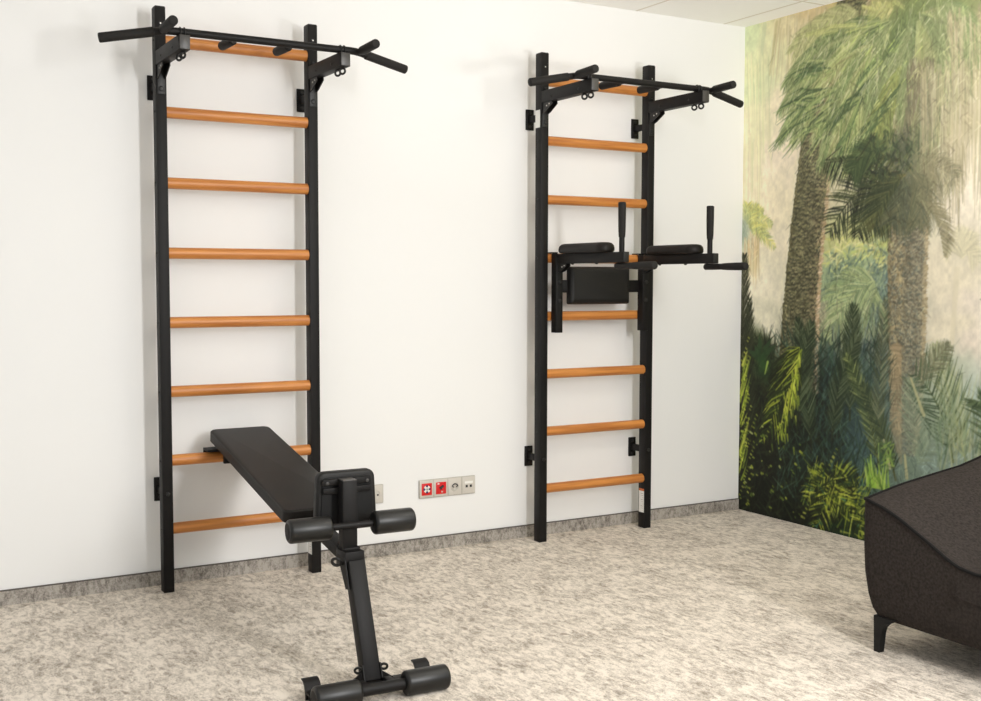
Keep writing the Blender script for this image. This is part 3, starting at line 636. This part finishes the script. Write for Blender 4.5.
# ------------------------------------------------------------------ pull-up bars
def make_pull_up_bar(x0, yb_, ye, zb, label):
    t = thing('pull_up_bar', label, 'pull-up bar', (x0+HALF, 0, 0), 0, 'pull-up bars across the tops of the stall bars')
    yf = -G-PD
    za, zt = zb-0.0715, zb-0.0155
    for s in (-1, 1):
        xc = s*(HALF-PW/2)
        bm = BM(); box(bm, (xc-PW/2, ye, za), (xc+PW/2, yf-0.0005, zt), 0.002)
        arm = obj('arm', bm, 'metal', t)
        bm = BM(); box(bm, (xc-PW/2+0.002, ye-0.004, za+0.002), (xc+PW/2-0.002, ye, zt-0.002), 0.0015); obj('end_cap', bm, 'cap', arm)
        # mounting plate with a gusset, below the arm
        bm = BM()
        for sx in (-1, 1):
            xg = xc+sx*0.014
            prism(bm, [(xg-0.002, yf-0.001, za), (xg-0.002, yf-0.085, za), (xg-0.002, yf-0.088, za-0.013), (xg-0.002, yf-0.028, za-0.046), (xg-0.002, yf-0.001, za-0.056)], (0.004, 0, 0))
        box(bm, (xc-0.016, yf-0.004, za-0.115), (xc+0.016, yf-0.0005, za), 0.001)
        obj('gusset', bm, 'bolt', arm)
        for y_, z_ in ((yf-0.040, za-0.018), (yf-0.062, za-0.012)):
            bm = BM(); tube(bm, [(xc-0.0175, y_, z_), (xc-0.016, y_, z_)], 0.0035, seg=10); obj('gusset_hole', bm, 'plate', arm)
        for c_, r_ in (((xc, yf-0.003, za-0.094), .011), ((xc, yf-0.0005, zt+0.012), .008)):
            bm = BM(); bolt(bm, c_, (0, -1, 0), r_, 0.007); obj('bolt', bm, 'bolt', arm)
        for y_ in (yf-0.09, ye+0.10):
            bm = BM(); bolt(bm, (xc-PW/2, y_, za+0.022), (-1, 0, 0), 0.006, 0.002); obj('side_bolt', bm, 'bolt', arm)
        # saddle that clamps the bar down and the two hanging eyes under the arm
        bm = BM(); pts = []
        for k in range(13):
            a = math.pi*k/12; pts.append((xc, yb_+0.0165*math.cos(a), zb+0.0165*math.sin(a)))
        pts = [(xc, yb_+0.0165, zt)]+pts+[(xc, yb_-0.0165, zt)]
        for x_ in (-0.008, 0.008): tube(bm, [(p[0]+x_, p[1], p[2]) for p in pts], 0.0028, seg=8)
        obj('clamp', bm, 'bolt', arm)
        for y_ in (ye+0.082, ye+0.032):
            bm = BM(); torus(bm, (xc, y_, za-0.015), (1.0, 0.9, 0), 0.0115, 0.0046); obj('hanging_ring', bm, 'bolt', arm)
    # bar with its bent wide grips
    L = 0.617; bm = BM(); P = []
    for s in (-1, 1):
        e = [(s*0.36, yb_, zb), (s*0.385, yb_, zb-0.001), (s*0.405, yb_+0.001, zb-0.004), (s*0.43, yb_+0.003, zb-0.009), (s*0.47, yb_+0.007, zb-0.0175), (s*0.612, yb_+0.021, zb-0.0465)]
        P = (e[::-1] if s < 0 else P+e)
    tube(bm, P, 0.0148, seg=24, rnd=0.002)
    b_ = obj('bar', bm, 'metal', t)
    for s in (-1, 1):
        bm = BM(); tube(bm, [(s*0.430, yb_+0.0030, zb-0.0090), (s*0.626, yb_+0.023, zb-0.0490)], 0.0185, seg=24, rnd=0.005); obj('wide_grip', bm, 'grip', t)
        # parallel grips: forward at the forks, back to the wall between the posts
        bm = BM(); tube(bm, [(s*0.401, yb_, zb-0.003), (s*0.401, yb_-0.06, zb)], 0.013, seg=20); obj('fork_stub', bm, 'metal', t)
        bm = BM(); tube(bm, [(s*0.401, yb_-0.03, zb-0.002), (s*0.401, yb_-0.172, zb+0.003)], 0.0185, seg=24, rnd=0.005); obj('parallel_grip', bm, 'grip', t)
        bm = BM(); tube(bm, [(s*0.114, yb_+0.010, zb), (s*0.114, yb_+0.05, zb)], 0.013, seg=20); obj('inner_stub', bm, 'metal', t)
        bm = BM(); tube(bm, [(s*0.114, yb_+0.045, zb), (s*0.114, yb_+0.19, zb+0.003)], 0.0185, seg=24, rnd=0.005); obj('inner_grip', bm, 'grip', t)
    return t
make_pull_up_bar(X1, -0.470, -0.507, 2.2370, 'black pull-up bar on the left stall bars, above the sit-up bench')
make_pull_up_bar(X2, -0.505, -0.562, 2.2310, 'black pull-up bar on the right stall bars, above the dip station')

# ------------------------------------------------------------------ dip station
def make_dip_station():
    t = thing('dip_station', 'black dip station with padded arms hung on the right stall bars', 'dip station', (X2+HALF, 0, 0))
    zt, zb = 1.429, 1.381
    for s in (-1, 1):
        xi, xo = 0.246, 0.284; xc = s*0.265
        lo, hi = min(s*xi, s*xo), max(s*xi, s*xo)
        bm = BM(); box(bm, (lo, -0.189, 1.043), (hi, -0.1430, zt), 0.002); up_ = obj('upright', bm, 'metal', t)
        bm = BM()                              # hooks that drop over the rung behind
        box(bm, (lo+0.004, -0.148, 1.4345), (hi-0.004, -0.090, 1.439), 0.001)
        box(bm, (lo+0.004, -0.0925, 1.400), (hi-0.004, -0.088, 1.439), 0.001)
        box(bm, (lo+0.004, -0.149, 1.425), (hi-0.004, -0.1435, 1.439), 0.001)
        obj('rung_hook', bm, 'metal', up_)
        for zz in (1.292, 1.200):
            bm = BM(); bolt(bm, (xc, -0.188, zz), (0, -1, 0), 0.010, 0.007); obj('bolt', bm, 'bolt', up_)
        xl2 = -0.2785 if s < 0 else 0.2455; xh2 = -0.2455 if s < 0 else 0.2785
        bm = BM(); box(bm, (xl2, -0.723, zb), (xh2, -0.1885, zt), 0.002); arm = obj('arm', bm, 'metal', t)
        bm = BM(); box(bm, (xl2+0.002, -0.7262, zb+0.002), (xh2-0.002, -0.7225, zt-0.002), 0.001); obj('end_cap', bm, 'bolt', arm)
        bm = BM()
        for sx in (-1, 1):
            xg = xc-s*0.003+sx*0.012
            prism(bm, [(xg-0.002, -0.189, zb), (xg-0.002, -0.258, zb), (xg-0.002, -0.258, zb-0.012), (xg-0.002, -0.215, zb-0.036), (xg-0.002, -0.189, zb-0.042)], (0.004, 0, 0))
        obj('gusset', bm, 'bolt', arm)
        for y_, z_ in ((-0.226, zb-0.016), (-0.245, zb-0.010)):
            bm = BM(); tube(bm, [((xc-s*0.003)-0.0155, y_, z_), ((xc-s*0.003)-0.0140, y_, z_)], 0.003, seg=10); obj('gusset_hole', bm, 'plate', arm)
        for y_ in (-0.30, -0.50):
            bm = BM(); bolt(bm, (xc, y_, zb), (0, 0, -1), 0.008, 0.004); obj('pad_bolt', bm, 'bolt', arm)
        # arm pad
        bm = BM(); m = Matrix.Translation((xc, -0.412, zt+0.0005)) @ Matrix.Rotation(R(90), 4, 'Z')
        slab(bm, 0.385, 0.100, 0.048, 0.046, 0.026, m, bb=0.012); obj('arm_pad', bm, 'pad', t)
        # upright grip
        xg, yg = s*0.258, -0.685
        bm = BM(); tube(bm, [(xg, yg, zt), (xg, yg, 1.64)], 0.0125, seg=20); g = obj('grip_rod', bm, 'metal', t)
        bm = BM(); tube(bm, [(xg, yg, 1.492), (xg, yg, 1.52), (xg, yg, 1.595), (xg, yg, 1.653)], [0.0150, 0.0165, 0.0178, 0.0180], seg=24, rnd=0.006); obj('upright_grip', bm, 'grip', t)
        # forward grip below the arm end
        zg = 1.3655
        bm = BM(); tube(bm, [(s*0.262, -0.650, zg), (s*0.262, -0.70, zg), (s*0.262, -0.93, zg)], [0.0150, 0.0150, 0.0125], seg=22, rnd=0.004); obj('forward_rod', bm, 'metal', t)
        bm = BM(); tube(bm, [(s*0.262, -0.765, zg), (s*0.262, -0.80, zg), (s*0.262, -0.86, zg), (s*0.262, -0.932, zg)], [0.0150, 0.0165, 0.0178, 0.0180], seg=24, rnd=0.006); obj('forward_grip', bm, 'grip', t)
    bm = BM(); box(bm, (-0.2455, -0.1550, 1.240), (0.2455, -0.1435, 1.302), 0.002); obj('cross_bar', bm, 'metal', t)
    bm = BM(); m = Matrix.Translation((-0.010, -0.1445, 1.2750)) @ Matrix.Rotation(R(90), 4, 'X')
    slab(bm, 0.372, 0.188, 0.010, 0.038, 0.026, m, bb=0.004); obj('back_pad', bm, 'padside', t)
    return t
make_dip_station()

# ------------------------------------------------------------------ sit-up bench
def make_bench():
    t = thing('sit_up_bench', 'black padded sit-up bench hooked onto the left stall bars, foam rollers in front', 'bench', (X1+HALF, 0, 0), R(-2.0))
    # long pad
    a = Vector((-0.002, -0.100, 0.666)); b = Vector((0.014, -1.080, 0.494))
    d = (b-a).normalized(); n = Vector((1, 0, 0)).cross(d) * -1
    if n.z < 0: n = -n
    th = 0.048; L = (b-a).length
    n.normalize(); F = Matrix(((-d).cross(n), -d, n)).transposed().to_4x4()
    m = Matrix.Translation((a+b)/2 - n*th) @ F
    bm = BM(); slab(bm, 0.260, L+0.014, 0.030, th, 0.009, m, bb=0.004); pad = obj('long_pad', bm, 'pad', t)
    bm = BM()
    ring = [m @ Vector((x, y, th-0.0065)) for x, y in rrect(0.260-0.004, L+0.010, 0.029)]
    tube(bm, ring+[ring[0]], 0.0028, seg=8, caps=False); obj('seam', bm, 'padside', pad)
    # beam, hook over the rung
    p0, p1 = Vector((0, -0.165, 0.548)), Vector((0, -1.392, 0.392))
    bm = BM(); bar(bm, p0, p1, 0.05, 0.040); obj('beam', bm, 'metal', t)
    for f_ in (0.12, 0.74):
        q = p0.lerp(p1, f_); bm = BM(); box(bm, (-0.09, q.y-0.02, q.z+0.018), (0.09, q.y+0.02, q.z+0.030), 0.001); obj('pad_strap', bm, 'metal', t)
    bm = BM(); box(bm, (-0.155, -0.168, 0.579), (0.155, -0.082, 0.588), 0.0015)
    box(bm, (-0.155, -0.0865, 0.556), (0.155, -0.0815, 0.588), 0.0015)
    for s in (-1, 1): box(bm, (s*0.065-0.022, -0.169, 0.525), (s*0.065+0.022, -0.1475, 0.588), 0.0015)
    obj('rung_hook', bm, 'metal', t)
    # folded seat pad: board side to the front
    bm = BM(); m2 = Matrix.Translation((0.012, -1.356, 0.566)) @ Matrix.Rotation(R(-90), 4, 'X')
    slab(bm, 0.210, 0.200, 0.026, 0.040, 0.012, m2, bb=0.010, taper=0.09); sp = obj('seat_pad', bm, 'padside', t)
    bm = BM(); m3 = Matrix.Translation((0.012, -1.3555, 0.563)) @ Matrix.Rotation(R(90), 4, 'X')
    slab(bm, 0.180, 0.172, 0.018, 0.004, 0.001, m3, taper=-0.09); obj('seat_board', bm, 'board', sp)
    for z0, z1, hw in ((0.628, 0.644, 0.084), (0.600, 0.616, 0.084)):
        bm = BM(); box(bm, (0.008-hw, -1.374, z0-.004), (0.008+hw, -1.359, z1), 0.003); obj('seat_rail', bm, 'metal', sp)
    for s in (-1, 1):
        bm = BM(); bolt(bm, (0.008+s*0.070, -1.374, 0.632), (0, -1, 0), 0.006, 0.003); obj('rail_bolt', bm, 'cap', sp)
    # upright behind the rollers, capped
    bm = BM(); box(bm, (-0.025, -1.420, 0.415), (0.025, -1.374, 0.643), 0.003); u_ = obj('seat_post', bm, 'metal', t)
    bm = BM(); box(bm, (-0.0245, -1.4195, 0.6425), (0.0245, -1.3745, 0.6465), 0.0015); obj('post_cap', bm, 'cap', u_)
    bm = BM(); box(bm, (-0.030, -1.448, 0.358), (0.038, -1.362, 0.414), 0.003); box(bm, (-0.025, -1.430, 0.413), (0.031, -1.368, 0.424), 0.003); co = obj('collar', bm, 'metal', t)
    # top rollers
    def rollers(y, z, rr, rod, hl):
        bm = BM(); tube(bm, [(-0.219, y, z), (0.219, y, z)], rod, seg=20); obj('roller_rod', bm, 'metal', t)
        for s in (-1, 1):
            bm = BM(); tube(bm, [(s*0.074, y, z), (s*hl, y, z)], rr, seg=40, rnd=0.010); fr = obj('foam_roller', bm, 'foam', t)
            bm = BM(); tube(bm, [(s*(hl-0.0005), y, z), (s*(hl+0.0025), y, z)], rr-0.012, seg=32, rnd=0.002); obj('roller_cap', bm, 'board', fr)
    rollers(-1.4325, 0.499, 0.0390, 0.0115, 0.217)
    # telescopic leg with side cheeks, locking pins
    q0, q1 = Vector((0.005, -1.4400, 0.380)), Vector((0.006, -1.5800, 0.026))
    bm = BM(); bar(bm, q0, q1, 0.056, 0.050, bev=0.003); leg = obj('leg', bm, 'metal', t)
    for s in (-1, 1):
        x_ = 0.004+s*0.0325-0.002; bm = BM()
        prism(bm, [(x_, -1.375, 0.395), (x_, -1.445, 0.395), (x_, -1.480, 0.300), (x_, -1.452, 0.295)], (0.004, 0, 0)); obj('cheek', bm, 'metal', leg)
    bm = BM(); torus(bm, (-0.050, -1.420, 0.380), (0.7, 1, 0.6), 0.0140, 0.0052); tube(bm, [(-0.038, -1.420, 0.374), (0.042, -1.420, 0.366)], 0.006, seg=12)
    obj('locking_pin', bm, 'bolt', leg)
    # foot: cross tube, end plates, rollers
    bm = BM(); box(bm, (-0.205, -1.622, 0.0), (0.205, -1.578, 0.032), 0.003); ft = obj('foot_bar', bm, 'metal', t)
    for s in (-1, 1):
        bm = BM(); box(bm, (s*0.045-0.012, -1.690, 0.022), (s*0.045+0.012, -1.612, 0.046), 0.003); obj('roller_bracket', bm, 'metal', ft)
    for s in (-1, 1):
        bm = BM(); x_ = s*0.187-0.026
        prof = [(-1.546, 0.0), (-1.541, 0.028), (-1.532, 0.044), (-1.520, 0.052), (-1.507, 0.054), (-1.507, 0.058), (-1.523, 0.0572), (-1.537, 0.050), (-1.546, 0.036), (-1.551, 0.030), (-1.600, 0.030), (-1.640, 0.020), (-1.655, 0.0), (-1.648, 0.0), (-1.636, 0.014), (-1.598, 0.024), (-1.556, 0.022)]
        prism(bm, [(x_, y-0.034 if y > -1.6 else y-0.012, z) for y, z in prof], (0.052, 0, 0)); obj('foot_plate', bm, 'metal', ft)
        bm = BM(); x_ = s*0.030-0.002
        prism(bm, [(x_+.004, -1.560, 0.030), (x_+.004, -1.612, 0.030), (x_+.004, -1.590, 0.085), (x_+.004, -1.555, 0.075)], (0.004, 0, 0))
        obj('foot_cheek', bm, 'metal', ft)
        bm = BM(); prism(bm, [(s*0.030, -1.590, 0.030), (s*0.080, -1.590, 0.030), (s*0.030, -1.590, 0.064)], (0, -0.006, 0)); obj('foot_gusset', bm, 'metal', ft)
        bm = BM(); torus(bm, (s*0.044+.004, -1.585, 0.068), (0.4, 1, 0.4), 0.0105, 0.0042); obj('pin_ring', bm, 'bolt', ft)
    rollers(-1.686, 0.0395, 0.0390, 0.0185, 0.222)
    return t
make_bench()

# ------------------------------------------------------------------ sockets
def module(t, xc, zc, hw=0.036, hz=0.041):
    bm = BM(); box(bm, (xc-hw, -0.0125, zc-hz), (xc+hw, -0.009, zc+hz), 0.002); return obj('cover', bm, 'plate', t)
def make_outlets():
    zc = 0.298
    t = thing('power_outlet', 'four-gang wall outlet with two red sockets, low on the cream wall', 'outlet', (2.42, 0, 0))
    bm = BM(); box(bm, (-0.154, -0.0095, zc-0.0448), (0.154, 0.0, zc+0.0448), 0.004); obj('frame', bm, 'plate2', t)
    xs = [-0.1155+0.077*i for i in range(4)]
    for i, x in enumerate(xs):
        cv = module(t, x, zc)
        if i < 2:
            bm = BM(); box(bm, (x-0.0275, -0.0155, zc-0.030), (x+0.0275, -0.0115, zc+0.028), 0.0015); rd = obj('red_insert', bm, 'red', t)
        if i == 0:                             # white and blue child-safety cross in the socket
            for ang, mt in ((45, 'white'), (-45, 'white')):
                bm = BM(); m = Matrix.Translation((x, -0.0165, zc)) @ Matrix.Rotation(R(ang), 4, 'Y'); box(bm, (-0.018, -0.0015, -0.0055), (0.018, 0.0015, 0.0055), 0.0008, m); obj('cross_arm', bm, mt, rd)
            for dx, dz in ((-0.0145, 0), (0.0145, 0), (0, 0.0150), (0, -0.0150)):
                bm = BM(); box(bm, (x+dx-0.005, -0.0172, zc+dz-0.005), (x+dx+0.005, -0.0150, zc+dz+0.005), 0.0008); obj('cross_gap', bm, 'blue', rd)
        if i == 1:
            bm = BM(); torus(bm, (x, -0.0152, zc), (0, 1, 0), 0.0185, 0.0016); obj('socket_ring', bm, 'red', rd)
            bm = BM(); tube(bm, [(x-0.006, -0.0155, zc-0.003), (x+0.012, -0.0155, zc+0.010)], [0.0085, 0.0050], seg=16); obj('socket_hole', bm, 'black', rd)
            bm = BM(); tube(bm, [(x+0.004, -0.0140, zc-0.019), (x+0.004, -0.0185, zc-0.019)], 0.0042, seg=12, rnd=0.001); obj('earth_pin', bm, 'steel', rd)
            bm = BM(); box(bm, (x-0.020, -0.0160, zc+0.018), (x-0.010, -0.0150, zc+0.023), 0); obj('indicator', bm, 'white', rd)
        if i == 2:
            bm = BM(); torus(bm, (x, -0.0130, zc-0.002), (0, 1, 0), 0.021, 0.0022); obj('socket_ring', bm, 'plate', cv)
            bm = BM(); tube(bm, [(x, -0.0122, zc-0.002), (x, -0.0130, zc-0.002)], 0.0195, seg=28); obj('socket_well', bm, 'plate2', cv)
            bm = BM(); arc = [(x+0.016*math.cos(R(15+15*k)), -0.0130, zc-0.004+0.016*math.sin(R(15+15*k))) for k in range(11)]
            tube(bm, arc, 0.0026, seg=8); obj('socket_shutter', bm, 'black', cv)
            for dx in (-0.0095, 0.0095):
                bm = BM(); tube(bm, [(x+dx, -0.0125, zc-0.002), (x+dx, -0.0138, zc-0.002)], 0.0034, seg=10); obj('socket_hole', bm, 'black', cv)
            bm = BM(); tube(bm, [(x, -0.0125, zc-0.014), (x, -0.0150, zc-0.014)], 0.007, seg=14); obj('earth_pin', bm, 'steel', cv)
        if i == 3:
            bm = BM(); box(bm, (x-0.022, -0.0140, zc+0.008), (x+0.022, -0.0120, zc+0.019), 0.0006); obj('name_strip', bm, 'white', cv)
            for dx in (-0.012, 0.011):
                bm = BM(); box(bm, (x+dx-0.006, -0.0136, zc-0.011), (x+dx+0.006, -0.0122, zc+0.001), 0.0005); obj('data_port', bm, 'black', cv)
    t2 = thing('power_outlet', 'single socket low on the wall, half hidden behind the bench', 'outlet', (2.038, 0, 0))
    bm = BM(); box(bm, (-0.041, -0.0095, zc-0.0448), (0.041, 0.0, zc+0.0448), 0.004); obj('frame', bm, 'plate2', t2)
    cv = module(t2, 0, zc)
    bm = BM(); torus(bm, (0, -0.0130, zc-0.002), (0, 1, 0), 0.021, 0.0022); obj('socket_ring', bm, 'plate', cv)
    for dx in (-0.010, 0.010):
        bm = BM(); tube(bm, [(dx, -0.0122, zc-0.004), (dx, -0.0136, zc-0.004)], 0.0045, seg=12); obj('socket_hole', bm, 'black', cv)
make_outlets()

# ------------------------------------------------------------------ sofa
def make_sofa():
    xf, xbk, y1, y0 = 2.975, 4.22, -2.06, -3.86       # front, back, near-mural arm, far arm
    t = thing('sofa', 'charcoal grey fabric sofa with sloping arm and black legs, by the palm mural', 'sofa', (xf, y1, 0))
    D, Wd = xbk-xf, y1-y0
    def sm(a, b, x): u = min(1, max(0, (x-a)/(b-a))); return u*u*(3-2*u)
    def interp(x, xs, ys):
        for i in range(len(xs)-1):
            if x <= xs[i+1]:
                u = (x-xs[i])/(xs[i+1]-xs[i]); return ys[i]+(ys[i+1]-ys[i])*u
        return ys[-1]
    armx = [0, .045, .21, .42, .535, .655, .80, .95, 1.1, 1.3]; armz = [.535, .530, .562, .589, .603, .629, .672, .715, .73, .72]
    py = [0, .035, .11, .175, .298, .377, .42, .47, 5]; pz = [.538, .538, .521, .496, .436, .394, .379, .372, .372]
    def top(x, y):                                     # local: x into depth, y distance from the arm side
        yy = min(y, Wd-y)
        q = (interp(yy, py, pz)-.372)/(.538-.372)
        A = interp(x, armx, armz)
        seat = .370+.018*sm(0, .12, x)*sm(.40, .55, yy)
        S = seat+(.74-seat)*sm(.72, 1.06, x)
        z = S+(max(A, S)-S)*q
        z -= .034*math.exp(-((yy-.432)/.020)**2)*sm(.02, .10, x)*(1-sm(.7, .85, x))
        return z
    # rounded-rectangle rings shrinking to the middle, so the rim is a clean loop
    def ring(ins, n=28, r=.05):
        w, h, rr = D-2*ins, Wd-2*ins, max(r-ins*.3, .012); pts = []
        cs = [(w/2-rr, h/2-rr, 0), (-w/2+rr, h/2-rr, 90), (-w/2+rr, -h/2+rr, 180), (w/2-rr, -h/2+rr, 270)]
        per = [n*2, n, n*2, n]
        for i, (cx, cy, a0) in enumerate(cs):
            arc = [(cx+rr*math.cos(R(a0+15*k)), cy+rr*math.sin(R(a0+15*k))) for k in range(7)]
            pts += arc
            nx = cs[(i+1) % 4]; a1 = R(a0+90)
            e0 = arc[-1]; e1 = (nx[0]+rr*math.cos(a1), nx[1]+rr*math.sin(a1))
            m_ = 26 if i % 2 == 0 else 60
            pts += [(e0[0]+(e1[0]-e0[0])*k/m_, e0[1]+(e1[1]-e0[1])*k/m_) for k in range(1, m_)]
        return [(x+D/2, -(Wd/2)+y) for x, y in pts]
    bm = BM(); loops = []
    rim = ring(0)
    # under side to the rim
    for z, ins in ((.112, .090), (.112, .060), (.122, .040), (.150, .026), (.20, .014), (.28, .004), (.38, 0), (None, 0)):
        rg = ring(ins); lp = []
        for (x, y), (rx, ry) in zip(rg, rim):
            zt = top(rx, -ry)
            zz = zt-.004 if z is None else min(z if z < .3 else .12+(zt-.12)*.62, zt-.02)
            lp.append(bm.verts.new((x, y, zz)))
        loops.append(lp)
    k_rim = len(loops)-1
    for ins in (.008, .02, .05, .09, .14, .2, .27, .34, .41, .48, .55, .60):
        rg = ring(min(ins, D/2-.02))
        loops.append([bm.verts.new((x, y, top(x, -y)+(.004 if ins < .015 else .006))) for x, y in rg])
    n = len(rim)
    for a, b in zip(loops, loops[1:]):
        for k in range(n): bm.faces.new((a[k], a[(k+1) % n], b[(k+1) % n], b[k]))
    bm.faces.new(loops[0][::-1])
    c_ = loops[-1]
    bm.faces.new(c_)
    obj('body', bm, 'fabric', t, angle=38)
    bm = BM(); pp = [(x, y, top(x, -y)+.002) for x, y in rim]
    tube(bm, pp+[pp[0]], 0.0060, seg=10, caps=False); obj('piping', bm, 'piping', t)
    for dx in (0.028, D-.10):
        for sy in (0, 1):
            yy = lambda v: -v if sy == 0 else -Wd+v
            prof = [(.056, .0), (.052, .128), (.150, .128), (.110, .108), (.094, .092), (.088, .072), (.080, .0)]
            bm = BM(); prism(bm, [(dx, yy(a), b) for a, b in prof], (.024, 0, 0)); obj('leg', bm, 'board', t)
make_sofa()
bpy.context.view_layer.update()
